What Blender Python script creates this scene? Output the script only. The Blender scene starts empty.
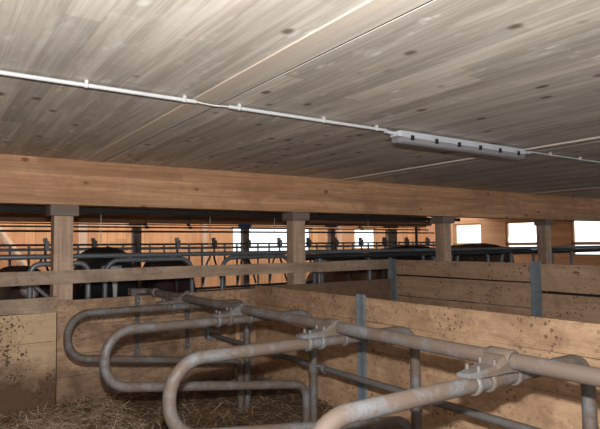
import bpy, bmesh, math, random
from mathutils import Vector, Matrix, noise

random.seed(7)
C = bpy.context.scene.collection
H = 1.5                      # eye height; heights below are given relative to the eye and shifted up by H
ORG = {}                     # world origin of every object built


def Z(h):
    return H + h


# ------------------------------------------------------------------ materials
MATS = {}


def new_mat(name):
    m = bpy.data.materials.new(name)
    m.use_nodes = True
    nt = m.node_tree
    nt.nodes.clear()
    out = nt.nodes.new('ShaderNodeOutputMaterial')
    bs = nt.nodes.new('ShaderNodeBsdfPrincipled')
    nt.links.new(bs.outputs[0], out.inputs[0])
    MATS[name] = m
    return m, nt, bs


class NT:
    """small helper around a node tree"""

    def __init__(s, nt):
        s.nt = nt

    def n(s, typ, **kw):
        nd = s.nt.nodes.new(typ)
        for k, v in kw.items():
            setattr(nd, k, v)
        return nd

    def l(s, a, b):
        s.nt.links.new(a, b)

    def math(s, op, a, b=None, clamp=False):
        nd = s.n('ShaderNodeMath', operation=op, use_clamp=clamp)
        for i, v in enumerate((a, b)):
            if v is None:
                continue
            if isinstance(v, (int, float)):
                nd.inputs[i].default_value = v
            else:
                s.l(v, nd.inputs[i])
        return nd.outputs[0]

    def mix(s, f, a, b, mode='MIX'):
        nd = s.n('ShaderNodeMixRGB', blend_type=mode)
        for i, v in enumerate((f, a, b)):
            if isinstance(v, (int, float)):
                nd.inputs[i].default_value = v
            elif isinstance(v, tuple):
                nd.inputs[i].default_value = (*v, 1)
            else:
                s.l(v, nd.inputs[i])
        return nd.outputs[0]

    def coords(s, rnd=True):
        tc = s.n('ShaderNodeTexCoord')
        if not rnd:
            return tc.outputs['Object']
        oi = s.n('ShaderNodeObjectInfo')
        mu = s.math('MULTIPLY', oi.outputs['Random'], 37.0)
        ad = s.n('ShaderNodeVectorMath', operation='ADD')
        cb = s.n('ShaderNodeCombineXYZ')
        for i in range(3):
            s.l(mu, cb.inputs[i])
        s.l(tc.outputs['Object'], ad.inputs[0])
        s.l(cb.outputs[0], ad.inputs[1])
        return ad.outputs[0]

    def scale(s, vec, sc):
        nd = s.n('ShaderNodeMapping')
        nd.inputs['Scale'].default_value = sc
        s.l(vec, nd.inputs['Vector'])
        return nd.outputs[0]

    def noise(s, vec, scale, detail=4, rough=.55, dist=0.0):
        nd = s.n('ShaderNodeTexNoise')
        nd.inputs['Scale'].default_value = scale
        nd.inputs['Detail'].default_value = detail
        nd.inputs['Roughness'].default_value = rough
        nd.inputs['Distortion'].default_value = dist
        s.l(vec, nd.inputs['Vector'])
        return nd.outputs['Fac']

    def ramp(s, f, lo, hi):
        nd = s.n('ShaderNodeMapRange', clamp=True)
        nd.inputs['From Min'].default_value = lo
        nd.inputs['From Max'].default_value = hi
        s.l(f, nd.inputs['Value'])
        return nd.outputs['Result']

    def vor(s, vec, scale):
        nd = s.n('ShaderNodeTexVoronoi')
        nd.inputs['Scale'].default_value = scale
        s.l(vec, nd.inputs['Vector'])
        return nd

    def bump(s, bs, h, strength, dist=.01):
        b = s.n('ShaderNodeBump')
        b.inputs['Strength'].default_value = strength
        b.inputs['Distance'].default_value = dist
        s.l(h, b.inputs['Height'])
        s.l(b.outputs[0], bs.inputs['Normal'])


def wood(name, light, dark, axis='X', knots=.06, knotcol=(.12, .06, .03), board=None, tone=.35,
         white=0.0, dirt=None, specks=None, smear=None, rough=.75, seam=None, stain=None, fleck=None, knot_len=1.7, knot_sc=4.2, grain=(.36, .64)):
    m, nt, bs = new_mat(name)
    T = NT(nt)
    v = T.coords(rnd=board is None)
    ax = 'XYZ'.index(axis)
    sc = [9.0, 9.0, 9.0]
    sc[ax] = .55
    g1 = T.noise(T.scale(v, tuple(sc)), 1.6, 5, .6, .6)
    sc2 = [55.0] * 3
    sc2[ax] = 1.6
    g2 = T.noise(T.scale(v, tuple(sc2)), 1.2, 3)
    f = T.math('ADD', T.math('MULTIPLY', g1, .65), T.math('MULTIPLY', g2, .35))
    col = T.mix(T.ramp(f, *grain), dark, light)
    sep = T.n('ShaderNodeSeparateXYZ')
    T.l(v, sep.inputs[0])
    if board:
        wid, ba = board
        q = T.math('DIVIDE', sep.outputs['XYZ'.index(ba)], wid)
        idx = T.math('FLOOR', q)
        wn = T.n('ShaderNodeTexWhiteNoise', noise_dimensions='2D')
        cb = T.n('ShaderNodeCombineXYZ')
        T.l(idx, cb.inputs[0])
        # boards end-joined: a different piece every few metres, offset per row
        wn0 = T.n('ShaderNodeTexWhiteNoise', noise_dimensions='1D')
        T.l(idx, wn0.inputs['W'])
        seg = T.math('FLOOR', T.math('ADD', T.math('DIVIDE', sep.outputs[ax], 1.9), T.math('MULTIPLY', wn0.outputs['Value'], 5.0)))
        T.l(seg, cb.inputs[1])
        T.l(cb.outputs[0], wn.inputs['Vector'])
        val = T.math('ADD', 1 - tone / 2, T.math('MULTIPLY', wn.outputs['Value'], tone))
        gray = T.n('ShaderNodeCombineXYZ')
        for i, k in enumerate((1.0, 1.0, 1.0)):
            T.l(val, gray.inputs[i])
        col = T.mix(1.0, col, gray.outputs[0], 'MULTIPLY')
        if seam:
            fr = T.math('FRACT', q)
            e = T.math('MINIMUM', fr, T.math('SUBTRACT', 1.0, fr))
            sm = T.ramp(e, .012, .03)
            col = T.mix(T.math('MULTIPLY', T.math('SUBTRACT', 1.0, sm), seam), col, tuple(c * .35 for c in dark))
    if white:
        scw = [3.2] * 3
        scw[ax] = .9
        wmk = T.ramp(T.noise(T.scale(v, tuple(scw)), 2.6, 4, .65, .8), .56, .72)
        col = T.mix(T.math('MULTIPLY', wmk, white), col, (.86, .82, .76))
    if fleck:
        scf = [16.0] * 3
        scf[ax] = 5.5
        wb_ = T.n('ShaderNodeTexNoise')
        wb_.inputs['Scale'].default_value = 14.0
        T.l(v, wb_.inputs['Vector'])
        ws_ = T.n('ShaderNodeVectorMath', operation='SCALE')
        ws_.inputs['Scale'].default_value = .07
        T.l(wb_.outputs['Color'], ws_.inputs[0])
        wa_ = T.n('ShaderNodeVectorMath', operation='ADD')
        T.l(v, wa_.inputs[0])
        T.l(ws_.outputs[0], wa_.inputs[1])
        vf = T.vor(T.scale(wa_.outputs[0], tuple(scf)), 1.0)
        fm = T.math('SUBTRACT', 1.0, T.ramp(vf.outputs['Distance'], .12, .34))
        pk = T.ramp(T.noise(v, 3.1, 3), .50, .64)
        col = T.mix(T.math('MULTIPLY', T.math('MULTIPLY', fm, pk), fleck), col, (.92, .90, .86))
    if knots:
        sk = [knot_sc] * 3
        sk[ax] = knot_len
        vo = T.vor(T.scale(v, tuple(sk)), 1.0)
        km = T.math('SUBTRACT', 1.0, T.ramp(vo.outputs['Distance'], knots, knots * 1.7))
        sel = T.n('ShaderNodeSeparateColor')
        T.l(vo.outputs['Color'], sel.inputs[0])
        km = T.math('MULTIPLY', km, T.ramp(sel.outputs[0], .45, .55))
        col = T.mix(T.math('MULTIPLY', km, .85), col, knotcol)
    if smear:
        c, amt, lo = smear
        sm = T.ramp(T.noise(v, 2.4, 6, .68, .5), lo, lo + .22)
        col = T.mix(T.math('MULTIPLY', sm, amt), col, c)
        sm2 = T.ramp(T.noise(T.scale(v, (1, 1, 2.2)), 9.0, 5, .7, .4), lo + .04, lo + .2)
        col = T.mix(T.math('MULTIPLY', sm2, amt * .7), col, c)
    if stain:
        c, z0, z1, amt = stain
        zz = T.n('ShaderNodeSeparateXYZ')
        tc = T.n('ShaderNodeTexCoord')
        T.l(tc.outputs['Object'], zz.inputs[0])
        e = T.math('ADD', zz.outputs[2], T.math('MULTIPLY', T.math('SUBTRACT', T.noise(v, 5.0, 5, .65), .5), .55))
        sm = T.math('SUBTRACT', 1.0, T.ramp(e, z0, z1))
        col = T.mix(T.math('MULTIPLY', sm, amt), col, c)
    if specks:
        c, scl, size, amt = specks
        wob = T.n('ShaderNodeVectorMath', operation='ADD')
        nz = T.n('ShaderNodeTexNoise')
        nz.inputs['Scale'].default_value = 26.0
        T.l(v, nz.inputs['Vector'])
        wsc = T.n('ShaderNodeVectorMath', operation='SCALE')
        T.l(nz.outputs['Color'], wsc.inputs[0])
        wsc.inputs['Scale'].default_value = .022
        T.l(v, wob.inputs[0])
        T.l(wsc.outputs[0], wob.inputs[1])
        for k, (s_, z_) in enumerate(((scl, size), (scl * 2.1, size * .9))):
            vo = T.vor(wob.outputs[0], s_)
            sel = T.n('ShaderNodeSeparateColor')
            T.l(vo.outputs['Color'], sel.inputs[0])
            thr = T.math('MULTIPLY', T.ramp(sel.outputs[0], .35, 1.0), z_)
            d = T.math('SUBTRACT', thr, vo.outputs['Distance'])
            mk = T.ramp(d, 0.0, .06)
            clus = T.ramp(T.noise(v, 3.0, 3), .40, .58)
            col = T.mix(T.math('MULTIPLY', T.math('MULTIPLY', mk, clus), amt), col, c)
    T.l(col, bs.inputs['Base Color'])
    bs.inputs['Roughness'].default_value = rough
    bs.inputs['Specular IOR Level'].default_value = .25
    T.bump(bs, f, .25, .004)
    return m


def metal(name, base, dirt, amt=.5, rough=.45, metallic=.55, lo=.42, spangle=.12):
    m, nt, bs = new_mat(name)
    T = NT(nt)
    v = T.coords()
    sp = T.vor(v, 45.0)
    se = T.n('ShaderNodeSeparateColor')
    T.l(sp.outputs['Color'], se.inputs[0])
    k = T.math('ADD', 1 - spangle / 2, T.math('MULTIPLY', se.outputs[0], spangle))
    cb = T.n('ShaderNodeCombineXYZ')
    for i in range(3):
        T.l(k, cb.inputs[i])
    col = T.mix(1.0, base, cb.outputs[0], 'MULTIPLY')
    dm = T.ramp(T.noise(v, 5.5, 6, .66, .4), lo, lo + .32)
    dm2 = T.ramp(T.noise(v, 34.0, 4, .7), .5, .68)
    fac = T.math('MULTIPLY', T.math('ADD', dm, T.math('MULTIPLY', dm2, .45), clamp=True), amt)
    col = T.mix(fac, col, dirt)
    T.l(col, bs.inputs['Base Color'])
    mt = T.math('MULTIPLY', T.math('SUBTRACT', 1.0, fac), metallic)
    T.l(mt, bs.inputs['Metallic'])
    r = T.math('ADD', rough, T.math('MULTIPLY', fac, .35), clamp=True)
    T.l(r, bs.inputs['Roughness'])
    T.bump(bs, T.noise(v, 60.0, 4), .15, .002)
    return m


def plain(name, c1, c2=None, scale=12.0, rough=.8, bump=.2, metallic=0.0):
    m, nt, bs = new_mat(name)
    T = NT(nt)
    v = T.coords()
    f = T.noise(v, scale, 5, .62)
    T.l(T.mix(T.ramp(f, .35, .65), c1, c2 or tuple(c * .8 for c in c1)), bs.inputs['Base Color'])
    bs.inputs['Roughness'].default_value = rough
    bs.inputs['Metallic'].default_value = metallic
    T.bump(bs, f, bump, .004)
    return m


wood('ceiling_planks', (.70, .645, .575), (.50, .445, .39), 'Y', knots=.12, knotcol=(.17, .11, .08), board=(.125, 'X'),
     tone=.36, white=.5, rough=.6, seam=.2, fleck=1.0, knot_len=4.2, knot_sc=6.0, grain=(.41, .59))
wood('ceiling_strip', (.74, .68, .61), (.56, .50, .44), 'Y', knots=.10, knotcol=(.2, .12, .08), rough=.65, knot_len=2.6)
wood('pale_strip', (.72, .635, .545), (.64, .55, .465), 'Y', knots=.03, rough=.65)
wood('glulam', (.65, .375, .215), (.44, .235, .125), 'X', knots=.095, knotcol=(.16, .06, .03), board=(.07, 'Z'), tone=.30, seam=.25,
     rough=.6, smear=((.30, .165, .09), .6, .50), knot_len=3.6, knot_sc=6.0, grain=(.40, .60))
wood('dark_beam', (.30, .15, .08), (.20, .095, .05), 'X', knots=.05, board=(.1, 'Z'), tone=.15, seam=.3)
wood('post_wood', (.60, .435, .32), (.42, .295, .21), 'Z', grain=(.42, .58), knots=.06, knotcol=(.15, .08, .05), smear=((.30, .21, .16), .6, .48))
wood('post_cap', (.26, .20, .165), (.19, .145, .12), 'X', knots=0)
wood('plank_grey', (.50, .375, .28), (.34, .25, .18), 'X', knots=.05, smear=((.20, .135, .10), .75, .46), specks=((.10, .06, .04), 32, .45, .5))
wood('pen_ply', (.54, .365, .24), (.40, .255, .16), 'X', knots=.035, smear=((.15, .092, .062), .92, .42), stain=((.15, .095, .065), .10, .55, .65), specks=((.10, .055, .035), 34, .46, .6))
wood('pen_ply_pale', (.68, .50, .32), (.53, .37, .225), 'X', knots=.02, specks=((.085, .045, .025), 36, .62, .9),
     smear=((.26, .15, .085), .6, .52), stain=((.085, .042, .030), .34, .62, .9))
wood('partition_board', (.61, .405, .255), (.47, .30, .18), 'Y', knots=.035, knotcol=(.2, .1, .05),
     specks=((.10, .05, .028), 38, .47, .7), smear=((.27, .165, .10), .8, .45))
wood('far_board', (.50, .335, .225), (.37, .24, .155), 'Y', knots=.04, smear=((.20, .12, .08), .75, .50), specks=((.09, .05, .03), 34, .5, .7))
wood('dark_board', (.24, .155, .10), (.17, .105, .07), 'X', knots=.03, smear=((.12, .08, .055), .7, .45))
wood('orange_boards', (.69, .34, .16), (.55, .25, .11), 'Z', knots=.05, knotcol=(.28, .1, .04), board=(.19, 'X'), tone=.25, seam=.55)
wood('orange_wall', (.72, .40, .22), (.56, .29, .15), 'Y', knots=.10, knotcol=(.14, .06, .03), board=(.16, 'Z'), tone=.2, seam=.5)
wood('window_trim', (.60, .33, .16), (.5, .26, .12), 'Y', knots=0)
wood('stud_wood', (.66, .43, .29), (.55, .34, .22), 'Z', knots=.03)
wood('post_dark', (.26, .19, .15), (.18, .13, .10), 'Z', knots=.04)
metal('galvanised', (.27, .29, .31), (.15, .115, .09), .65, .42, .5)
metal('galv_dusty', (.215, .245, .275), (.108, .077, .057), .97, .36, .4, lo=.23)
metal('galv_blue', (.26, .31, .35), (.15, .125, .105), .6, .45, .5)
metal('galv_old', (.17, .165, .165), (.10, .075, .06), .9, .5, .4, lo=.36)
metal('dark_steel', (.035, .036, .04), (.045, .03, .022), .6, .55, .3)
metal('rail_steel', (.20, .225, .25), (.10, .08, .065), .5, .45, .5)
metal('rust', (.26, .12, .07), (.15, .07, .045), .7, .65, .15)
plain('white_plastic', (.62, .64, .66), (.54, .55, .56), 8, .45, .05)
plain('lamp_grey', (.62, .65, .70), (.54, .57, .62), 8, .5, .05)
plain('lamp_lens', (.27, .255, .275), (.23, .215, .235), 6, .3, .05)
plain('black_plastic_gap_shade', (.014, .013, .013), None, 10, .8, .05)  # clips and clamps; also stands in for shade in ceiling and partition gaps
plain('blue_plastic', (.06, .13, .30), None, 10, .5, .05)
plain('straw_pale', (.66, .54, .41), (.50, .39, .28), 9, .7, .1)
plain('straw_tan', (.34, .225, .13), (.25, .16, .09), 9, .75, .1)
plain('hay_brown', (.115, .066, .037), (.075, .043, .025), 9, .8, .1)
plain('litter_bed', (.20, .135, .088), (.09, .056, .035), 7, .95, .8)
plain('concrete', (.30, .27, .24), (.20, .175, .15), 3, .9, .3)
plain('gravel', (.55, .53, .50), (.42, .41, .39), 4, .95, .3)
plain('dark_concrete', (.10, .085, .075), (.06, .05, .045), 5, .9, .3)
plain('cord_white', (.7, .68, .64), None, 20, .8, .05)


def glass_mat():
    m = bpy.data.materials.new('pane_glass')
    m.use_nodes = True
    nt = m.node_tree
    nt.nodes.clear()
    T = NT(nt)
    o = T.n('ShaderNodeOutputMaterial')
    a = T.n('ShaderNodeBsdfTransparent')
    a.inputs[0].default_value = (.93, .95, .95, 1)
    g = T.n('ShaderNodeBsdfGlossy')
    g.inputs['Roughness'].default_value = .05
    fr = T.n('ShaderNodeFresnel')
    fr.inputs[0].default_value = 1.3
    mx = T.n('ShaderNodeMixShader')
    T.l(fr.outputs[0], mx.inputs[0])
    T.l(a.outputs[0], mx.inputs[1])
    T.l(g.outputs[0], mx.inputs[2])
    T.l(mx.outputs[0], o.inputs[0])
    MATS['pane_glass'] = m


glass_mat()


def cow_mat(name, coat, patch, blaze=True, patches=.0, muzzle=(.05, .04, .04)):
    m, nt, bs = new_mat(name)
    T = NT(nt)
    tc = T.n('ShaderNodeTexCoord')
    v = tc.outputs['Object']
    col = T.mix(T.ramp(T.noise(v, 4.0, 4), .35, .65), coat, tuple(c * .7 for c in coat))
    sep = T.n('ShaderNodeSeparateXYZ')
    T.l(v, sep.inputs[0])
    if patches:
        pm = T.ramp(T.noise(v, 1.7, 2), 1 - patches, 1 - patches + .03)
        col = T.mix(pm, col, patch)
    if blaze:
        # white tail and a mark beside the tail head
        tail = T.math('SUBTRACT', 1.0, T.ramp(sep.outputs[0], -1.085, -1.07))
        tail = T.math('MULTIPLY', tail, T.math('SUBTRACT', 1.0, T.ramp(sep.outputs[2], 1.02, 1.06)))
        wy = T.math('ADD', T.math('ABSOLUTE', T.math('SUBTRACT', sep.outputs[1], .03)), T.math('MULTIPLY', T.math('SUBTRACT', T.noise(v, 9.0, 2), .5), .04))
        a = T.math('SUBTRACT', 1.0, T.ramp(wy, .10, .115))
        a = T.math('MULTIPLY', a, T.math('SUBTRACT', 1.0, T.ramp(sep.outputs[0], -1.0, -.97)))
        a = T.math('MULTIPLY', a, T.ramp(sep.outputs[2], 1.02, 1.04))
        a = T.math('MULTIPLY', a, T.math('SUBTRACT', 1.0, T.ramp(sep.outputs[2], 1.17, 1.19)))
        col = T.mix(T.math('MAXIMUM', a, tail), col, patch)
    mz = T.math('MULTIPLY', T.ramp(sep.outputs[0], 1.16, 1.2), T.math('SUBTRACT', 1.0, T.ramp(sep.outputs[2], .46, .50)))
    col = T.mix(mz, col, muzzle)
    T.l(col, bs.inputs['Base Color'])
    bs.inputs['Roughness'].default_value = .6
    T.bump(bs, T.noise(T.scale(v, (1, 1, .3)), 90.0, 3), .3, .004)
    return m


# ------------------------------------------------------------------ mesh builder
class MB:
    def __init__(s):
        s.v, s.f, s.sm, s.mi = [], [], [], []

    def add(s, vs, fs, smooth=False, mi=0):
        o = len(s.v)
        s.v += [tuple(p) for p in vs]
        for f in fs:
            s.f.append(tuple(i + o for i in f))
            s.sm.append(smooth)
            s.mi.append(mi)

    def from_bm(s, bm, smooth=False, mi=0):
        bm.verts.ensure_lookup_table()
        bm.verts.index_update()
        s.add([v.co[:] for v in bm.verts], [[v.index for v in f.verts] for f in bm.faces], smooth, mi)
        bm.free()

    def box(s, x0, x1, y0, y1, z0, z1, bev=.004, rot=None, mi=0):
        bm = bmesh.new()
        bmesh.ops.create_cube(bm, size=1)
        c = Vector(((x0 + x1) / 2, (y0 + y1) / 2, (z0 + z1) / 2))
        for v in bm.verts:
            v.co = Vector((v.co.x * abs(x1 - x0), v.co.y * abs(y1 - y0), v.co.z * abs(z1 - z0)))
        if bev:
            bmesh.ops.bevel(bm, geom=bm.edges[:], offset=bev, segments=2, affect='EDGES', profile=.6)
        for v in bm.verts:
            v.co = (rot @ v.co if rot else v.co) + c
        s.from_bm(bm, False, mi)
        return s

    def wob_board(s, axis, a0, a1, b0, b1, z0, z1, amp=.006, n=14, seed=0):
        """sawn board along axis 0 (x) or 1 (y) with slightly wavy edges; b = the thickness range"""
        vs, fs = [], []
        for i in range(n + 1):
            t = a0 + (a1 - a0) * i / n
            w = [amp * noise.noise((t * 1.3, seed + k * 7.7, .3)) for k in range(4)]
            ring = [(b0 + w[0] * .4, z0 + w[1]), (b1 + w[0] * .4, z0 + w[1]), (b1 + w[0] * .4, z1 + w[2]), (b0 + w[0] * .4, z1 + w[2])]
            for (b, z) in ring:
                vs.append((t, b, z) if axis == 0 else (b, t, z))
        for i in range(n):
            for k in range(4):
                a, b = i * 4 + k, i * 4 + (k + 1) % 4
                fs.append((a, b, b + 4, a + 4))
        fs += [(3, 2, 1, 0), tuple(n * 4 + k for k in range(4))]
        s.add(vs, fs)
        return s

    def tube(s, pts, r, n=14, caps=True, mi=0, radii=None):
        pts = [Vector(p) for p in pts]
        N = len(pts)
        tan = []
        for i in range(N):
            a = pts[max(i - 1, 0)]
            b = pts[min(i + 1, N - 1)]
            tan.append((b - a).normalized())
        up = Vector((0, 0, 1)) if abs(tan[0].z) < .9 else Vector((1, 0, 0))
        nx = tan[0].cross(up).normalized()
        vs, fs = [], []
        for i in range(N):
            nx = (nx - tan[i] * nx.dot(tan[i])).normalized()
            ny = tan[i].cross(nx)
            rr = radii[i] if radii else r
            for k in range(n):
                a = 2 * math.pi * k / n
                vs.append(pts[i] + nx * math.cos(a) * rr + ny * math.sin(a) * rr)
        for i in range(N - 1):
            for k in range(n):
                fs.append((i * n + k, i * n + (k + 1) % n, (i + 1) * n + (k + 1) % n, (i + 1) * n + k))
        s.add(vs, fs, True, mi)
        if caps:
            s.add(vs[:n], [tuple(range(n - 1, -1, -1))], False, mi)
            s.add(vs[-n:], [tuple(range(n))], False, mi)
        return s

    def ring(s, c, axis, r_out, r_in, length, n=16, mi=0):
        """short pipe sleeve"""
        c = Vector(c)
        ax = Vector(axis).normalized()
        up = Vector((0, 0, 1)) if abs(ax.z) < .9 else Vector((1, 0, 0))
        nx = ax.cross(up).normalized()
        ny = ax.cross(nx)
        prof = [(r_in, -length / 2), (r_out - .003, -length / 2), (r_out, -length / 2 + .004), (r_out, length / 2 - .004), (r_out - .003, length / 2), (r_in, length / 2)]
        vs, fs = [], []
        for k in range(n):
            a = 2 * math.pi * k / n
            for (r, t) in prof:
                vs.append(c + ax * t + (nx * math.cos(a) + ny * math.sin(a)) * r)
        m = len(prof)
        for k in range(n):
            for j in range(m):
                fs.append((k * m + j, k * m + (j + 1) % m, ((k + 1) % n) * m + (j + 1) % m, ((k + 1) % n) * m + j))
        s.add(vs, fs, True, mi)
        return s

    def build(s, name, mats, parent=None, origin=None):
        if isinstance(mats, str):
            mats = [mats]
        if parent is not None:
            org = ORG[parent.name]
        elif origin is not None:
            org = Vector(origin)
        else:
            xs, ys, zs = zip(*s.v)
            org = Vector(((min(xs) + max(xs)) / 2, (min(ys) + max(ys)) / 2, min(zs)))
        me = bpy.data.meshes.new(name)
        me.from_pydata([(x - org.x, y - org.y, z - org.z) for x, y, z in s.v], [], s.f)
        for m in mats:
            me.materials.append(MATS[m])
        me.polygons.foreach_set('use_smooth', s.sm)
        me.polygons.foreach_set('material_index', s.mi)
        me.update()
        bm = bmesh.new()
        bm.from_mesh(me)
        bmesh.ops.recalc_face_normals(bm, faces=bm.faces)
        bm.to_mesh(me)
        bm.free()
        o = bpy.data.objects.new(name, me)
        C.objects.link(o)
        if parent is not None:
            o.parent = parent
        else:
            o.location = org
        ORG[o.name] = org
        return o


def fillet(pts, r, n=8):
    pts = [Vector(p) for p in pts]
    out = [pts[0]]
    for i in range(1, len(pts) - 1):
        p, a, b = pts[i], pts[i - 1], pts[i + 1]
        rr = r[i] if isinstance(r, dict) and i in r else (r if not isinstance(r, dict) else .05)
        d1, d2 = (a - p).normalized(), (b - p).normalized()
        ang = d1.angle(d2)
        L = min(rr / math.tan(ang / 2), (a - p).length * .499, (b - p).length * .499)
        rr = L * math.tan(ang / 2)
        bis = (d1 + d2).normalized()
        c = p + bis * (rr / math.sin(ang / 2))
        s0, s1 = p + d1 * L - c, p + d2 * L - c
        th = s0.angle(s1)
        axv = s0.cross(s1).normalized()
        for k in range(n + 1):
            out.append(c + Matrix.Rotation(th * k / n, 3, axv) @ s0)
    out.append(pts[-1])
    return out


def tag(o, label, cat, group=None, kind=None):
    if kind:
        o['kind'] = kind
    if label:
        o['label'] = label
    if cat:
        o['category'] = cat
    if group:
        o['group'] = group
    return o


def struct(o):
    o['kind'] = 'structure'
    o['label'] = o.name.replace('_', ' ')
    return o


def thing(name, loc, label, cat, group=None):
    o = bpy.data.objects.new(name, None)
    o.empty_display_size = .1
    C.objects.link(o)
    o.location = loc
    ORG[o.name] = Vector(loc)
    return tag(o, label, cat, group)


def copy_tree(src, loc, parent=None):
    o = src.copy()
    C.objects.link(o)
    if parent is None:
        o.location = loc
        ORG[o.name] = Vector(loc)
    else:
        o.parent = parent
        ORG[o.name] = ORG[parent.name]
    for ch in [c for c in C.objects if c.parent == src]:
        copy_tree(ch, None, o)
    return o


# ------------------------------------------------------------------ setting
def slab(name, x0, x1, y0, y1, z0, z1, mat, desc=None):
    o = struct(MB().box(x0, x1, y0, y1, z0, z1, 0).build(name, mat, origin=(0, 0, 0)))
    if desc:
        o['label'] = desc
    return o


UW, VW, VC = 12.4, 11.3, 9.25       # right wall, back wall, end of the low ceiling; roof left open beyond to add sky light
slab('floor', -4.2, UW + .2, -4.2, VW + .2, -.12, 0, 'concrete', 'concrete barn floor under the pens')
slab('ground', -40, 60, -40, 60, -.3, -.14, 'gravel', 'pale ground outside the barn')

# low timber ceiling: panels that meet at dark joints
cm = MB()
xs = [-4.2, 1.360, 4.44, 8.2, UW + .2]
for a, b in zip(xs[:-1], xs[1:]):
    cm.box(a + .010, b - .010, -4.2, VC, Z(.8), Z(.92), 0)
cm.box(-4.2, UW + .2, -4.2, VC, Z(.92), Z(.95), 0)
struct(cm.build('ceiling', 'ceiling_planks', origin=(0, 0, 0)))['label'] = 'low ceiling of pale spruce planks'
slab('trim_1', 1.255, 1.349, -4.2, 5.23, Z(.795), Z(.802), 'ceiling_strip', 'flush joint board beside the dark ceiling joint')
slab('trim_9', 1.351, 1.369, -4.2, VC, Z(.8025), Z(.81), 'black_plastic_gap_shade', 'black strip standing in for the shade in the ceiling joint')  # fills the open joint with black in place of its shade
slab('trim_2', 1.185, 1.253, -4.2, 5.23, Z(.793), Z(.802), 'pale_strip', 'pale batten along the ceiling joint')
slab('trim_3', 4.23, 4.29, -4.2, 5.23, Z(.788), Z(.802), 'pale_strip', 'pale batten passing behind the lamp')
slab('trim_4', 8.19, 8.25, -4.2, 5.23, Z(.79), Z(.802), 'pale_strip', 'pale batten at the far right of the ceiling')

# right wall with a row of windows
wins = [(10.29, 9.33), (8.60, 7.70), (6.86, 5.95), (5.13, 4.22), (3.40, 2.48), (1.66, .74)]
wr = MB()
wr.box(UW, UW + .16, -4.2, VW, 0, Z(-.34), 0)
wr.box(UW, UW + .16, -4.2, VW, Z(.525), Z(.92), 0)
edges = [VW] + [e for w in wins for e in w] + [-4.2]
for i in range(0, len(edges), 2):
    wr.box(UW, UW + .16, edges[i + 1], edges[i], Z(-.34), Z(.525), 0)
struct(wr.build('wall_right', 'orange_wall', origin=(0, 0, 0)))['label'] = 'right barn wall of brown boards with windows'
wn = 0


def window(x0, x1, y0, y1, z0, z1, rail=None):
    """frame of four bars with a pane; thin in the wall's direction"""
    global wn
    wn += 1
    t = .045
    m = MB()
    xdir = (x1 - x0) > (y1 - y0)
    if xdir:
        m.box(x0, x0 + t, y0, y1, z0, z1, .003).box(x1 - t, x1, y0, y1, z0, z1, .003)
        m.box(x0, x1, y0, y1, z0, z0 + t, .003).box(x0, x1, y0, y1, z1 - t, z1, .003)
    else:
        m.box(x0, x1, y0, y0 + t, z0, z1, .003).box(x0, x1, y1 - t, y1, z0, z1, .003)
        m.box(x0, x1, y0, y1, z0, z0 + t, .003).box(x0, x1, y0, y1, z1 - t, z1, .003)
    if rail:
        m.box(x0, x1, y0, y1, rail[0], rail[1], .003)
    o = struct(m.build('window_%d' % wn, 'window_trim'))
    p = MB()
    cx, cy = (x0 + x1) / 2, (y0 + y1) / 2
    if xdir:
        p.box(x0 + t, x1 - t, cy - .003, cy + .003, z0 + t, z1 - t, 0)
    else:
        p.box(cx - .003, cx + .003, y0 + t, y1 - t, z0 + t, z1 - t, 0)
    p.build('pane', 'pane_glass', o)
    return o


for (a, b) in wins:
    o = window(UW + .02, UW + .10, b, a, Z(-.34), Z(.525), (Z(-.085), Z(-.012)))
    o['label'] = 'daylight window in the right wall'

# unseen left and front walls, added with openings sized to steer the daylight
wl = MB()
wl.box(-4.36, -4.2, -4.2, VW, 0, Z(-.3), 0)
wl.box(-4.36, -4.2, -4.2, VW, Z(.47), Z(.92), 0)
ed = [-4.2, 6.6, 7.4, 8.6, 10.2, VW]
for i in range(0, len(ed) - 1, 2):
    wl.box(-4.36, -4.2, ed[i], ed[i + 1], Z(-.3), Z(.47), 0)
struct(wl.build('wall_left', 'orange_wall', origin=(0, 0, 0)))['label'] = 'unseen left barn wall of brown boards, added to hold back daylight'
wf = MB()
wf.box(-4.2, -2.0, -4.36, -4.2, 0, Z(.92), 0).box(2.0, 5.0, -4.36, -4.2, 0, Z(.92), 0).box(11.8, UW + .16, -4.36, -4.2, 0, Z(.92), 0).box(5.0, 11.8, -4.36, -4.2, Z(.74), Z(.92), 0).box(-2.0, 2.0, -4.36, -4.2, Z(.74), Z(.92), 0)
struct(wf.build('wall_front', 'orange_wall', origin=(0, 0, 0)))['label'] = 'unseen front barn wall, added with gate openings sized for the daylight'

# back wall of upright orange boards
wb = MB()
top = Z(1.3)
ops = [(3.54, 3.63, -.10, .35), (5.86, 8.16, -.28, .42), (9.56, 10.39, -.16, .43)]
x = -4.2
for (a, b, h0, h1) in ops:
    wb.box(x, a, VW, VW + .14, 0, top, 0)
    wb.box(a, b, VW, VW + .14, 0, Z(h0), 0)
    wb.box(a, b, VW, VW + .14, Z(h1), top, 0)
    x = b
wb.box(x, UW + .2, VW, VW + .14, 0, top, 0)
struct(wb.build('wall_back', 'orange_boards', origin=(0, 0, 0)))['label'] = 'far wall of upright orange boards'
for (a, b, h0, h1), d in zip(ops, ('narrow slit of daylight', 'wide bright window', 'bright window')):
    o = window(a, b, VW + .02, VW + .10, Z(h0), Z(h1))
    o['label'] = d + ' in the far wall'
for i, (a, w, d) in enumerate(((2.47, .16, 'pale stud on the far orange wall'), (5.1, .09, 'stud on the far orange wall left of the wide window'),
                               (8.95, .12, 'stud on the far orange wall left of the bright window'))):
    slab('trim_%d' % (5 + i), a, a + w, VW - .09, VW - .002, 0, top - .05, 'stud_wood', d)

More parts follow.
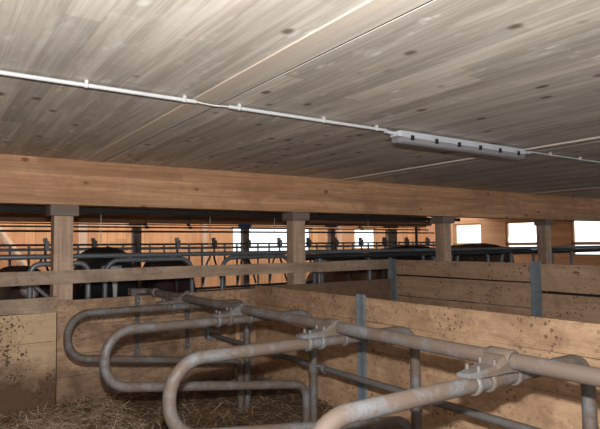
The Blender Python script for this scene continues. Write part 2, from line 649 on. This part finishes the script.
# ------------------------------------------------------------------ beams and posts
PV = 5.24
bm_ = MB().box(-4.2, UW - .01, PV, PV + .2, Z(.38), Z(.80), .008)
tag(bm_.build('timber_beam', 'glulam'), 'big orange-brown laminated timber beam across the barn under the plank ceiling', 'beam')
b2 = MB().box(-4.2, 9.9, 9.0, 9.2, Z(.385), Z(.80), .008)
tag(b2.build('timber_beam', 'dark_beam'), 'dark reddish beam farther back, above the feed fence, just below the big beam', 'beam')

post_lab = ['timber post nearest on the left, standing beside the black cow', 'timber post in the middle, at the right end of the second grey hoop',
            'timber post left of the leftmost window in the right wall', 'timber post farthest right, between the second and third bright windows']
proto = None
for k in range(4):
    ur = 1.11 + 2.585 * k
    loc = (ur - .0825, PV + .09, 0)
    if proto is None:
        proto = thing('timber_post', loc, post_lab[0], 'post', 'timber posts under the big beam')
        MB().box(ur - .165, ur, PV + .012, PV + .17, 0, Z(.285), .008).build('shaft', 'post_wood', proto)
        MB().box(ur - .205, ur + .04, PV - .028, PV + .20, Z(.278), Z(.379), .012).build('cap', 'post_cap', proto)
    else:
        o = copy_tree(proto, loc)
        o['label'] = post_lab[k]
for k, (ua, w) in enumerate(((2.85, .135), (4.92, .13), (7.0, .12), (8.66, .26))):
    lab = ['slim dark post behind the black cow, under the far beam', 'slim dark post standing before the wide bright window',
           'slim dark post at the right of the middle timber post, under the far beam', 'brownish wooden post left of the third timber post, under the far beam'][k]
    o = thing('support_post', (ua + w / 2, 9.08, 0), lab, 'post', 'posts under the far beam')
    MB().box(ua, ua + w, 9.02, 9.02 + .12, 0, Z(.33), .006).build('shaft', 'post_dark', o)
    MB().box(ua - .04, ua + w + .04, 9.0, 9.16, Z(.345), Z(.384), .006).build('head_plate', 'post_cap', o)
    if k == 1:
        MB().box(ua - .12, ua + w - .02, 8.93, 8.999, Z(.325), Z(.39), .01).build('bracket', 'blue_plastic', o)
# diagonal brace far left
o = MB().tube([(1.0, 11.12, Z(.42)), (1.62, 11.12, Z(-.55))], .085, 4).build('wall_brace', 'stud_wood')
tag(o, 'pale slanting timber brace on the orange wall at the far left', 'brace')

# ------------------------------------------------------------------ pen walls
VP = 5.15
o = thing('pen_wall', (.3, VP + .02, 0), 'pale dung-speckled pen wall at the far left, below the first post', 'wall')
m = MB()
for i, (a, b) in enumerate(((.0, .68), (.684, .93))):
    m.wob_board(0, -1.2, .958, VP + .012, VP + .045, a, b, .003, 20, i)
m.build('boards', 'pen_ply_pale', o)
m = MB().wob_board(0, -1.2, .962, VP - .004, VP + .048, Z(-.562), Z(-.438), .008, 24, 5)
tag(m.build('top_board', 'plank_grey', o), 'grey weathered top board', None)
o = thing('pen_wall', (1.9, VP + .02, 0), 'dirty brown board pen wall behind the four tube dividers', 'wall')
m = MB()
for i, (a, b) in enumerate(((0, Z(-1.14)), (Z(-1.137), Z(-.952)), (Z(-.949), Z(-.70)), (Z(-.697), Z(-.472)))):
    m.wob_board(0, .964, 2.955, VP, VP + .045, a, b, .003, 22, 20 + i)
m.build('boards', 'pen_ply', o)
MB().box(2.70, 2.75, VP - .022, VP - .001, .02, Z(-.48), .004).build('batten', 'partition_board', o)
o = thing('pen_wall', (4.0, VP + .05, 0), 'low dark board wall between the long partition and the farther partition', 'wall')
m = MB()
for i, (a, b) in enumerate(((0, .35), (.353, .70), (.703, Z(-.46)))):
    m.wob_board(0, 3.0, 4.985, VP + .02, VP + .055, a, b, .005, 16, 30 + i)
m.build('boards', 'dark_board', o)

# plank rail in front of the posts
o = MB().wob_board(0, -1.2, 5.10, VP + .052, VP + .088, Z(-.328), Z(-.208), .009, 50, 3).build('rail_plank', 'plank_grey')
tag(o, 'long grey rough-sawn plank nailed across the posts above the pen wall', 'plank')

# near partition running away from the camera
UP = 2.95
o = thing('pen_partition', (UP + .02, 2.4, 0), 'long pale board partition at the right, nearest the camera', 'partition')
m = MB()
for i, (a, b) in enumerate(((0, Z(-1.08)), (Z(-1.077), Z(-.856)), (Z(-.853), Z(-.628)), (Z(-.624), Z(-.44)))):
    m.wob_board(1, -.6, VP - .002, UP, UP + .045, a, b, .003, 30, 50 + i)
m.build('boards', 'partition_board', o)


def u_post(parent, x, y, z0, z1, w=.07, mat='galv_blue'):
    """galvanised U-profile with its open side towards the pen, bolt holes as small heads"""
    p = MB()
    p.box(x - .006, x - .001, y - w / 2, y + w / 2, z0, z1, .001)
    p.box(x - .030, x - .006, y - w / 2, y - w / 2 + .006, z0, z1, .001)
    p.box(x - .030, x - .006, y + w / 2 - .006, y + w / 2, z0, z1, .001)
    q = p.build('post', mat, parent)
    for z in (z1 - .10, z1 - .30, z1 - .52):
        MB().tube([(x - .006, y, z), (x - .016, y, z)], .010, 6).build('bolt', 'galvanised', q)
    return q


u_post(o, UP, 3.395, .0, Z(-.415), .085)
u_post(o, UP, .75, .0, Z(-.415), .085)

# farther partition
UF = 5.0
o = thing('pen_partition', (UF + .02, 3.0, 0), 'farther, higher plank partition behind the pale one at the right', 'partition')
m = MB()
for i, (y0, y1, a, b) in enumerate(((3.13, 5.18, Z(-.398), Z(-.213)), (3.13, 5.18, Z(-.66), Z(-.418)), (3.13, 5.18, .3, Z(-.67)),
                                    (-.5, 3.12, Z(-.478), Z(-.222)), (-.5, 3.12, Z(-.76), Z(-.505)), (-.5, 3.12, .3, Z(-.78)))):
    m.wob_board(1, y0, y1, UF, UF + .04, a, b, .007, 20, 70 + i)
m.build('boards', 'far_board', o)
m = MB().box(UF + .046, UF + .075, 3.2, 5.1, Z(-.46), Z(-.35), .003).box(UF + .046, UF + .075, -.4, 3.05, Z(-.55), Z(-.43), .003)
m.build('batten', 'black_plastic_gap_shade', o)  # black backing added behind the board gaps in place of their shade
u_post(o, UF, 3.13, .0, Z(-.195), .10)
u_post(o, UF, 5.13, .0, Z(-.20), .10)

# ------------------------------------------------------------------ near tube stalls
UR, HR = 1.74, -.425
r_ = thing('neck_rail', (UR, 2.3, Z(HR) - .03), 'thick dusty pipe running diagonally over the tops of the tube dividers', 'pipe')
path = fillet([(1.60, 5.06, Z(HR)), (UR, 5.06, Z(HR)), (UR, -.6, Z(HR))], .07)
MB().tube(path, .030, 18).build('pipe', 'galv_dusty', r_)
MB().ring((UR, 4.86, Z(HR)), (0, 1, 0), .038, .029, .06).build('collar', 'galvanised', r_)
MB().box(1.575, 1.625, 5.03, 5.148, Z(HR) - .035, Z(HR) + .03, .004).build('wall_bracket', 'galv_old', r_)

LV = -.895
lr = thing('lower_rail', (2.335, 2.3, Z(LV) - .022), 'thin dark pipe low down, running diagonally behind the tube dividers', 'pipe')
UL = 2.383
MB().tube([(UL, 5.10, Z(LV)), (UL, -.6, Z(LV))], .0215, 14).build('pipe', 'galv_old', lr)
MB().box(UL - .03, UL + .03, 5.06, 5.148, Z(LV) - .05, Z(LV) + .05, .006).build('wall_socket', 'galv_blue', lr)

for k, uu in enumerate((1.665, 2.167)):
    o = MB().box(uu - .022, uu + .022, VP - .014, VP - .001, Z(-1.03), Z(-.452), .003)
    lab = ['left of two grey metal strips on the board wall, under the end of the diagonal pipe', 'right of two grey metal strips on the board wall, left of the lower pipe end'][k]
    t = thing('wall_strip', (uu, VP - .005, Z(-1.03)), lab, 'metal strip', 'metal strips on the pen wall')
    o.build('flat_bar', 'galv_old', t)
    for z in (-.52, -.75, -.98):
        MB().tube([(uu, VP - .013, Z(z)), (uu, VP - .024, Z(z))], .011, 6).build('bolt', 'galvanised', t)

div_lab = ['nearest tube divider, its arm cut off by the bottom edge of the photo', 'second tube divider from the camera, with a pale bluish curved end',
           'third tube divider from the camera, brown and dusty', 'farthest tube divider, its curved end against the board wall']
dv = [1.238, 2.231, 3.233, 4.217]
AR = .029
proto = None
for k, v in enumerate(dv):
    loc = (2.33, v, 0)
    if proto is not None:
        o = copy_tree(proto, loc)
        o['label'] = div_lab[k]
        continue
    t = proto = thing('tube_divider', loc, div_lab[0], 'stall divider', 'tube dividers of the near stalls')
    P = [(2.33, v, .0), (2.33, v, Z(-.495)), (.86, v, Z(-.488)), (.86, v, Z(-.805)), (2.265, v, Z(-1.0)), (2.265, v, .0)]
    MB().tube(fillet(P, {1: .13, 2: .155, 3: .155, 4: .10}, 10), AR, 18).build('bent_tube', 'galv_dusty', t)
    # cast clamp: sleeve on the neck rail, plate along the arm
    m = MB()
    m.ring((UR, v, Z(HR)), (0, 1, 0), .041, .029, .105)
    secs = [(.030, .052, -.405, -.470), (.0, .053, -.392, -.462), (-.045, .052, -.405, -.460), (-.09, .049, -.431, -.462), (-.15, .042, -.440, -.462), (-.215, .028, -.446, -.461)]
    vs = []
    for (du, hw, zt, zb) in secs:
        ch = (zt - zb) * .35
        vs += [(UR + du, v + y_, Z(z_)) for (y_, z_) in ((-hw, zb), (hw, zb), (hw + .002, zt - ch), (hw * .72, zt), (-hw * .72, zt), (-hw - .002, zt - ch))]
    n6 = len(secs)
    fs = [(i * 6 + j, i * 6 + (j + 1) % 6, i * 6 + 6 + (j + 1) % 6, i * 6 + 6 + j) for i in range(n6 - 1) for j in range(6)]
    fs += [(5, 4, 3, 2, 1, 0), tuple(n6 * 6 - 6 + j for j in range(6))]
    m.add(vs, fs, False)
    cl = m.build('clamp', 'galv_dusty', t)
    for j, (du, dvv) in enumerate(((-.165, -.024), (-.165, .024), (-.085, -.030), (-.085, .030))):
        MB().tube([(UR + du, v + dvv, Z(-.445)), (UR + du, v + dvv, Z(-.424 + (.012 if j > 1 else 0)))], .008, 6).build('bolt', 'galv_old', cl)
    for du in (-.165, -.085, .065):
        MB().ring((UR + du, v, Z(-.49)), (1, 0, 0), AR + .012, AR - .002, .026).build('strap', 'galv_dusty', t)
    # collar that takes the lower pipe
    m = MB().ring((2.33, v, Z(LV)), (0, 0, 1), AR + .008, AR - .002, .07)
    m.ring((UL, v - .05, Z(LV)), (0, 1, 0), .031, .0205, .05)
    cc = m.build('pipe_collar', 'galv_old', t)
    MB().tube([(2.30, v - .045, Z(LV) + .02), (2.42, v - .045, Z(LV) + .02)], .007, 6).build('bolt', 'galvanised', cc)

# ------------------------------------------------------------------ straw litter
def bed_h(x, y):
    return .075 + .030 * noise.noise((x * 1.7, y * 1.7, .2)) + .014 * noise.noise((x * 7, y * 7, 2)) + .03 * max(0, (y - 4.6))


m = MB()
NX, NY = 60, 80
X0, X1, Y0, Y1 = -1.15, 2.938, .6, VP - .005
vs = []
for i in range(NX + 1):
    for j in range(NY + 1):
        xx, yy = X0 + (X1 - X0) * i / NX, Y0 + (Y1 - Y0) * j / NY
        vs.append((xx, yy, bed_h(xx, yy)))
fs = [(i * (NY + 1) + j, (i + 1) * (NY + 1) + j, (i + 1) * (NY + 1) + j + 1, i * (NY + 1) + j + 1) for i in range(NX) for j in range(NY)]
m.add(vs, fs, True, 3)


def blade(m, x, y, z, L, w, mi, lim):
    a = random.uniform(0, 6.283)
    el = random.gauss(0, .28)
    d = Vector((math.cos(a) * math.cos(el), math.sin(a) * math.cos(el), math.sin(el)))
    sd = Vector((-d.y, d.x, 0)).normalized() * w
    up = Vector((0, 0, w * .9))
    bend = Vector((random.uniform(-.3, .3), random.uniform(-.3, .3), random.uniform(-.05, .35))) * L * .35
    c = Vector((x, y, z))
    vs = []
    for t in (-.5, 0, .5):
        p = c + d * L * t + bend * (.25 - t * t)
        p.x = min(max(p.x, lim[0]), lim[1])
        p.y = min(max(p.y, lim[2]), lim[3])
        p.z = max(p.z, .04)
        vs += [p - sd, p + up, p + sd]
    m.add(vs, [(0, 1, 4, 3), (1, 2, 5, 4), (3, 4, 7, 6), (4, 5, 8, 7)], True, mi)


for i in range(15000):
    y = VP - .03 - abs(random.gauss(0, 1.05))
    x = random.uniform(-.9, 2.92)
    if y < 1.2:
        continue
    pale = .72 if x < 1.45 else .10  # browner hay to the right, its dark share also standing for rail shade
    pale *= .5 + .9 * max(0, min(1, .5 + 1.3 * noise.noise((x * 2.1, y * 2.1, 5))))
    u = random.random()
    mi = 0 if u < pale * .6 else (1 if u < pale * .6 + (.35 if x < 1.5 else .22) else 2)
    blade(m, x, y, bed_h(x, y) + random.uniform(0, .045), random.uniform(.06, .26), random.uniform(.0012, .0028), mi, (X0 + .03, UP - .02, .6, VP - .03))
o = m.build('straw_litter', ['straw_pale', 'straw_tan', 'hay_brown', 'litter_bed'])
tag(o, 'loose straw and brown hay covering the pen floor', 'straw', kind='stuff')

# ------------------------------------------------------------------ ceiling lamp and conduits
VL = 2.71
lamp = thing('ceiling_lamp', (3.42, VL, Z(.69)), 'long grey damp-proof strip lamp fixed under the ceiling at the right', 'lamp')


def extr_x(prof, x0, x1, taper=.03):
    """profile (dy, z) swept along x with chamfered ends"""
    vs, fs = [], []
    cy = sum(p[0] for p in prof) / len(prof)
    cz = sum(p[1] for p in prof) / len(prof)
    n = len(prof)
    for (xx, s_) in ((x0, .72), (x0 + taper, 1), (x1 - taper, 1), (x1, .72)):
        for (y, z) in prof:
            vs.append((xx, VL + cy + (y - cy) * s_, cz + (z - cz) * s_))
    for i in range(3):
        for k in range(n):
            fs.append((i * n + k, i * n + (k + 1) % n, (i + 1) * n + (k + 1) % n, (i + 1) * n + k))
    fs += [tuple(range(n - 1, -1, -1)), tuple(3 * n + k for k in range(n))]
    m = MB()
    m.add(vs, fs)
    return m


hz, lz = Z(.738), Z(.695)
extr_x([(-.050, hz), (.050, hz), (.042, Z(.782)), (-.042, Z(.782))], 2.67, 4.18).build('housing', 'lamp_grey', lamp)
extr_x([(-.047, hz - .001), (-.042, lz + .012), (-.028, lz), (.028, lz), (.042, lz + .012), (.047, hz - .001)], 2.68, 4.17).build('lens_cover', 'lamp_lens', lamp)
for i in range(6):
    xx = 2.80 + i * .25
    for sgn in (-1, 1):
        MB().box(xx - .014, xx + .014, VL + sgn * .052 - .005, VL + sgn * .052 + .005, Z(.72), Z(.755), .002).build('clip', 'black_plastic_gap_shade', lamp)
MB().tube([(4.175, VL, Z(.765)), (4.29, VL, Z(.770))], .013, 10).build('cable_gland', 'lamp_grey', lamp)
MB().tube([(2.585, VL, Z(.770)), (2.675, VL, Z(.765))], .013, 10).build('cable_gland', 'lamp_grey', lamp)

VCD = 2.70


def conduit(x0, x1, r, lab, clips, v=VCD):
    t = thing('cable_conduit', ((x0 + x1) / 2, v, Z(.775) - r), lab, 'conduit', 'white conduits under the ceiling')
    MB().tube([(x0, v, Z(.775)), (x1, v, Z(.775))], r, 12).build('pipe', 'white_plastic', t)
    for c in clips:
        mm = MB().ring((c, v, Z(.775)), (1, 0, 0), r + .003, r - .001, .018)
        mm.box(c - .008, c + .008, v - .008, v + .008, Z(.780), Z(.7995), .002)
        mm.box(c - .007, c + .007, v + .008, v + .018, Z(.778), Z(.7995), .003)
        mm.build('clip', 'white_plastic', t)


conduit(-1.6, 1.185, .0105, 'white conduit pipe on the ceiling, left of the dark joint', (.12, .62, 1.12))
conduit(1.385, 2.59, .0105, 'white conduit pipe on the ceiling between the dark joint and the lamp', (1.45, 2.05, 2.5))
conduit(4.28, 7.6, .0075, 'thin conduit pipe on the ceiling, right of the lamp', (4.6, 5.1, 5.6, 6.2, 6.9))
o = MB().tube(fillet([(1.165, VCD, Z(.776)), (1.23, VCD - .002, Z(.771)), (1.30, VCD + .004, Z(.770)), (1.40, VCD, Z(.776))], .05), .0045, 8).build('lamp_cable', 'cord_white')
tag(o, 'short bare cable bridging the gap between two white conduits', 'cable')

# ------------------------------------------------------------------ things behind the beam
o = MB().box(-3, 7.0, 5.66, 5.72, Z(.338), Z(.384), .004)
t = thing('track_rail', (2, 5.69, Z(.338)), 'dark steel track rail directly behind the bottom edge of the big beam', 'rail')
o.build('channel', 'black_plastic_gap_shade', t)
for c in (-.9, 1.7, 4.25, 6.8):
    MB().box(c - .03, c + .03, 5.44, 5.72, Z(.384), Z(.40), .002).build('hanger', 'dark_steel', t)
t = thing('old_pipe', (6.4, 7.0, Z(.32)), 'rusty brown pipe hanging under the ceiling, ending beside the third post', 'pipe')
MB().tube([(4.6, 7.0, Z(.365)), (7.78, 7.0, Z(.365))], .038, 14).build('pipe', 'rust', t)
MB().ring((7.76, 7.0, Z(.365)), (1, 0, 0), .050, .037, .05).build('end_flange', 'galvanised', t)
for c in (5.2, 7.2):
    MB().tube([(c, 7.0, Z(.40)), (c, 7.0, Z(.80))], .006, 6).build('hanger', 'dark_steel', t)

# cubicle row just behind the wall: neck rail and hoops
VN = 6.0
t = thing('neck_rail', (4.5, VN, Z(-.13)), 'long level blue-grey pipe behind the posts, at the height of the cows', 'pipe')
MB().tube([(-2.5, VN, Z(-.092)), (12.37, VN, Z(-.118))], .027, 14).build('pipe', 'rail_steel', t)
MB().ring((7.07, VN, Z(-.104)), (1, 0, 0), .042, .026, .07).build('clamp', 'blue_plastic', t)
hoop_lab = ['grey tube hoop standing before the black cow, behind the pen wall', 'grey tube hoop left of the middle post, before the wide bright window', 'grey tube hoop right of the middle post',
            'grey tube hoop left of the corner of the farther partition', 'grey tube hoop under the level pipe below the leftmost window of the right wall',
            'grey tube hoop under the level pipe at the fourth post']
proto = None
for k in range(6):
    u0 = 1.593 + 1.385 * k
    loc = (u0 + .5, VN, 0)
    if proto is None:
        proto = t = thing('stall_hoop', loc, hoop_lab[0], 'hoop', 'tube hoops behind the pen wall')
        MB().tube(fillet([(u0, VN, .0), (u0, VN, Z(-.152)), (u0 + .993, VN, Z(-.152)), (u0 + .993, VN, .0)], .15, 10), .027, 14).build('bent_tube', 'rail_steel', t)
        for uu in (u0 + .25, u0 + .75):
            MB().box(uu - .03, uu + .03, VN - .03, VN + .03, Z(-.135), Z(-.115), .003).build('bracket', 'galv_old', t)
    else:
        o = copy_tree(proto, loc)
        o['label'] = hoop_lab[k]
# second rail and bows deeper in the row
t = thing('neck_rail', (7.6, 6.15, Z(-.23)), 'second dark level pipe behind the first, at the right under the windows', 'pipe')
MB().tube([(4.2, 6.15, Z(-.19)), (12.37, 6.15, Z(-.205))], .034, 14).build('pipe', 'dark_steel', t)
for c in (4.6, 7.5, 10.4):
    MB().tube([(c, 6.15, 0), (c, 6.15, Z(-.20))], .028, 12).build('leg', 'rail_steel', t)
t = thing('neck_rail', (7.6, 5.87, Z(-.2)), 'thick dark level pipe nearest of the stacked pipes above the farther partition', 'pipe')
MB().tube([(4.02, 5.87, Z(-.165)), (12.37, 5.87, Z(-.175))], .034, 14).build('pipe', 'dark_steel', t)
for c in (4.35, 6.35, 8.6, 10.6):
    MB().tube([(c, 5.87, 0), (c, 5.87, Z(-.17))], .026, 12).build('leg', 'rail_steel', t)
t = thing('stall_hoop', (1.1, 6.1, 0), 'pale grey tube hoop with a slanting stay at the left of the first post', 'hoop')
MB().tube(fillet([(.865, 6.0, 0), (.865, 6.0, Z(-.172)), (1.42, 6.0, Z(-.172)), (1.42, 6.0, 0)], .10, 8), .027, 14).build('bent_tube', 'galvanised', t)
MB().tube([(.875, 6.0, Z(-.36)), (1.15, 6.0, Z(-.62)), (1.41, 6.0, Z(-.86))], .022, 10).build('stay', 'galvanised', t)

# feed fence with headlocks
VF = 8.3
t = thing('feed_fence', (4.8, VF, 0), 'dark steel headlock feed fence running across the barn behind the cows', 'fence')
MB().tube([(-2, VF, Z(.034)), (9.4, VF, Z(.012))], .016, 10).build('rail', 'dark_steel', t)
MB().tube([(-2, VF, Z(-.030)), (9.4, VF, Z(-.050))], .021, 10).build('rail', 'rail_steel', t)
MB().tube([(-2, VF, Z(-.70)), (9.4, VF, Z(-.71))], .022, 10).build('rail', 'dark_steel', t)
nb = 0
for i in range(-1, 13):
    u0 = 1.40 + .645 * i
    if u0 < .3:
        continue
    MB().tube([(u0 + .19, VF, Z(-.70)), (u0 + .19, VF, Z(.03))], .017, 8).build('bar', 'rail_steel', t)
    MB().tube([(u0 + .42, VF, Z(-.70)), (u0 + .42, VF, Z(.03))], .017, 8).build('bar', 'rail_steel', t)
    MB().tube(fillet([(u0 - .02, VF - .03, Z(.02)), (u0 - .02, VF - .03, Z(-.22)), (u0 + .13, VF - .03, Z(-.66))], .15, 6), .016, 8).build('swing_bar', 'dark_steel', t)
    MB().tube(fillet([(u0 - .20, VF + .025, Z(-.66)), (u0 - .13, VF + .025, Z(-.30)), (u0 - .03, VF + .025, Z(-.12))], .2, 6), .014, 8).build('stop_bar', 'dark_steel', t)
    la = MB()
    la.box(u0 - .028, u0 + .028, VF - .05, VF + .05, Z(-.06), Z(.085), .008)
    la.box(u0 - .045, u0 + .010, VF - .03, VF + .03, Z(.07), Z(.125), .012)
    la.build('latch', 'galv_old' if i % 3 else 'galv_blue', t)
for j in (.42, 8.79):
    MB().tube([(j, VF, 0), (j, VF, Z(.32))], .03, 10).build('post', 'dark_steel', t)
MB().tube([(-2, VF + .04, Z(.225)), (9.4, VF + .04, Z(.222))], .016, 8).build('top_rail', 'dark_steel', t)
for (h, r, vv, lab) in ((.292, .013, 8.42, 'thin dark pipe over the feed fence, middle of the three stacked lines'),
                        (.338, .009, 8.50, 'thin dark cable high over the feed fence, just under the far beam')):
    w = thing('overhead_line', (4.3, vv, Z(h)), lab, 'pipe')
    MB().tube([(-2, vv, Z(h)), (9.3, vv, Z(h))], r, 8).build('line', 'dark_steel', w)
    for c in (.7, 2.87, 3.6, 5.6, 7.35, 9.0):
        MB().ring((c, vv, Z(h)), (1, 0, 0), r + .009, r, .06, 8).build('clamp', 'black_plastic_gap_shade', w)
        MB().tube([(c, vv, Z(h)), (c, vv, Z(.7995))], .004, 6).build('hanger', 'dark_steel', w)
o = MB().box(-3, 10.7, VF - .05, VF + .05, 0, Z(-.735), .015).build('feed_kerb', 'dark_concrete')
tag(o, 'low dark concrete kerb under the feed fence', 'kerb')
m = MB()
for i in range(7000):
    x, y = random.uniform(-1, 10), random.gauss(8.75, .15)
    y = min(max(y, 8.42), 8.97)
    hh = (.62 + .14 * noise.noise((x * 1.6, y * 2, 9))) * max(0, 1 - ((y - 8.75) / .42) ** 2)
    blade(m, x, y, hh * random.random() ** .4 + .03, random.uniform(.1, .3), .006, random.choice((0, 1, 1, 1)), (-2.5, 10.5, 8.40, 8.985))
o = m.build('hay_feed', ['straw_tan', 'hay_brown'])
tag(o, 'brown hay heaped along the far side of the feed fence', 'hay', kind='stuff')

# hanging cords
for (c, vv, z0, z1, lab) in ((1.67, 6.5, .02, .7995, 'thin white cord hanging right of the first post'), (3.05, 6.5, -.02, .7995, 'thin white cord hanging before the orange wall in the middle'),
                             (4.04, 6.5, .06, .7995, 'thin white cord hanging before the wide bright window'), (5.79, 6.5, .03, .7995, 'thin white cord hanging right of the middle post')):
    o = MB().tube([(c, vv, Z(z1)), (c + .004, vv, Z((z0 + z1) / 2)), (c, vv, Z(z0))], .0045, 6).build('hanging_cord', 'cord_white')
    tag(o, lab, 'cord', 'cords hanging from the ceiling')

# ------------------------------------------------------------------ cows
cow_mat('coat_black', (.012, .011, .013), (.55, .53, .52), True, 0)
cow_mat('coat_dark_brown', (.045, .022, .015), (.5, .45, .42), True, .36)
cow_mat('coat_brown', (.10, .042, .022), (.5, .42, .38), False, 0)
cow_mat('coat_brown_deep', (.075, .034, .02), (.5, .42, .38), False, 0)
cow_mat('coat_umber', (.035, .018, .013), (.4, .35, .3), False, 0)
cow_mat('coat_grey', (.16, .11, .08), (.5, .45, .4), True, .3)
plain('eye_black', (.01, .01, .012), None, 5, .15, 0)
plain('tag_yellow', (.75, .5, .05), None, 5, .5, 0)


def make_cow(loc, rz, mat, lab, s=1.04, group='dairy cows'):
    V, E, R = [], [], []

    def j(p, r, prev=None):
        V.append(p)
        R.append(r)
        if prev is not None:
            E.append((prev, len(V) - 1))
        return len(V) - 1

    # standing with the head lowered through the headlock
    pel = j((-.68, 0, 1.16), (.27, .27))
    rump = j((-.93, 0, 1.17), (.18, .21), pel)
    loin = j((-.32, 0, 1.10), (.33, .31), pel)
    bel = j((.06, 0, 1.03), (.37, .36), loin)
    che = j((.40, 0, 1.05), (.33, .34), bel)
    sho = j((.62, 0, 1.10), (.24, .27), che)
    nk = j((.84, 0, .98), (.13, .19), sho)
    po = j((1.04, 0, .84), (.115, .125), nk)
    fo = j((1.13, 0, .74), (.11, .115), po)
    no = j((1.22, 0, .55), (.08, .08), fo)
    mu = j((1.25, 0, .44), (.078, .078), no)
    for sg in (-1, 1):
        e1 = j((1.02, sg * .13, .87), (.045, .04), po)
        e2 = j((1.0, sg * .20, .86), (.05, .022), e1)
        j((.99, sg * .27, .83), (.018, .01), e2)
        a = j((.48, sg * .17, .80), (.125, .13), che)
        a = j((.50, sg * .17, .52), (.07, .075), a)
        a = j((.49, sg * .17, .28), (.042, .045), a)
        a = j((.50, sg * .17, .07), (.05, .055), a)
        j((.53, sg * .17, .02), (.055, .06), a)
        a = j((-.70, sg * .20, .86), (.165, .17), pel)
        a = j((-.60, sg * .20, .66), (.11, .11), a)
        a = j((-.80, sg * .20, .46), (.055, .06), a)
        a = j((-.75, sg * .20, .22), (.042, .045), a)
        a = j((-.72, sg * .20, .06), (.05, .055), a)
        j((-.69, sg * .20, .02), (.055, .06), a)
    ta = j((-1.05, 0, 1.20), (.045, .045), rump)
    ta = j((-1.12, 0, .92), (.024, .024), ta)
    ta = j((-1.12, 0, .62), (.02, .02), ta)
    ta = j((-1.11, 0, .46), (.045, .045), ta)
    j((-1.11, 0, .33), (.012, .012), ta)
    j((-.42, 0, .72), (.13, .14), loin)          # udder
    me = bpy.data.meshes.new('cow_cage')
    me.from_pydata(V, E, [])
    tmp = bpy.data.objects.new('cow_cage', me)
    C.objects.link(tmp)
    sk = tmp.modifiers.new('skin', 'SKIN')
    sk.use_smooth_shade = True
    for i, d in enumerate(me.skin_vertices[0].data):
        d.radius = R[i]
        d.use_root = (i == 0)
    sub = tmp.modifiers.new('sub', 'SUBSURF')
    sub.levels = sub.render_levels = 2
    dg = bpy.context.evaluated_depsgraph_get()
    mesh = bpy.data.meshes.new_from_object(tmp.evaluated_get(dg))
    bpy.data.objects.remove(tmp)
    mesh.name = 'cow'
    mesh.materials.clear()
    mesh.materials.append(MATS[mat])
    zmin = min(v.co.z for v in mesh.vertices)
    for v in mesh.vertices:
        v.co.z -= zmin
    for p in mesh.polygons:
        p.use_smooth = True
    o = bpy.data.objects.new('cow', mesh)
    C.objects.link(o)
    o.location = loc
    o.rotation_euler = (0, 0, rz)
    o.scale = (s, s, s)
    ORG[o.name] = Vector((0, 0, 0))
    tag(o, lab, 'cow', group)
    for sg in (-1, 1):
        bm = bmesh.new()
        bmesh.ops.create_uvsphere(bm, u_segments=10, v_segments=8, radius=.022)
        c = Vector((1.17, sg * .088, .73 - zmin))
        for v in bm.verts:
            v.co += c
        e = MB()
        e.from_bm(bm, True)
        q = e.build('eye', 'eye_black', o)
        g = MB().box(.965, .972, sg * .21 - .025, sg * .21 + .025, .79 - zmin, .85 - zmin, .002)
        g.build('ear_tag', 'tag_yellow', o)
    return o


D = math.radians
make_cow((1.93, 7.42, 0), D(82), 'coat_black', 'black cow with a white tail and white rump mark, right of the first post', 1.08)
make_cow((.93, 7.5, 0), D(92), 'coat_dark_brown', 'dark brown and white cow half hidden behind the first post', .93)
make_cow((2.80, 7.5, 0), D(78), 'coat_umber', 'dark brown cow directly right of the black cow', .99)
make_cow((6.10, 7.5, 0), D(90), 'coat_brown', 'small reddish brown cow left of the corner of the farther partition', .92)
make_cow((7.42, 7.5, 0), D(90), 'coat_umber', 'dark cow just left of the third timber post', 1.05)
make_cow((9.15, 7.4, 0), D(92), 'coat_brown_deep', 'brown cow with its back showing below the leftmost windows of the right wall', 1.07)

# ------------------------------------------------------------------ light, sky, camera
w = bpy.data.worlds.new('World')
bpy.context.scene.world = w
w.use_nodes = True
bg = w.node_tree.nodes['Background']
bg.inputs[0].default_value = (.93, .97, 1.0, 1)
bg.inputs[1].default_value = 2.3

# the photographer's flash, above the lens
fl = bpy.data.lights.new('camera_flash', 'SPOT')
fl.energy = 370
fl.color = (1.0, .98, .95)
fl.spot_size = math.radians(118)
fl.spot_blend = .6
fl.shadow_soft_size = .02
f = bpy.data.objects.new('camera_flash', fl)
C.objects.link(f)

yaw, pitch, roll = math.radians(34.58), math.radians(3.14), math.radians(-.615)
F = Vector((math.sin(yaw) * math.cos(pitch), math.cos(yaw) * math.cos(pitch), math.sin(pitch)))
Rv = Vector((math.cos(yaw), -math.sin(yaw), 0))
Uv = Rv.cross(F)
R2 = Rv * math.cos(roll) + Uv * math.sin(roll)
U2 = -Rv * math.sin(roll) + Uv * math.cos(roll)
cd = bpy.data.cameras.new('camera')
cd.sensor_width = 36
cd.lens = 543.2 / 600 * 36
cd.clip_start = .02
cam = bpy.data.objects.new('camera', cd)
C.objects.link(cam)
cam.matrix_world = Matrix((( R2.x, U2.x, -F.x, 0), (R2.y, U2.y, -F.y, 0), (R2.z, U2.z, -F.z, H), (0, 0, 0, 1)))
f.matrix_world = Matrix(((R2.x, U2.x, -F.x, 0), (R2.y, U2.y, -F.y, 0), (R2.z, U2.z, -F.z, H + .16), (0, 0, 0, 1)))
sc = bpy.context.scene
sc.camera = cam
sc.view_settings.view_transform = 'Standard'
sc.view_settings.look = 'None'
sc.view_settings.exposure = 0.28
sc.view_settings.gamma = 1.0
sc.view_settings.use_curve_mapping = False
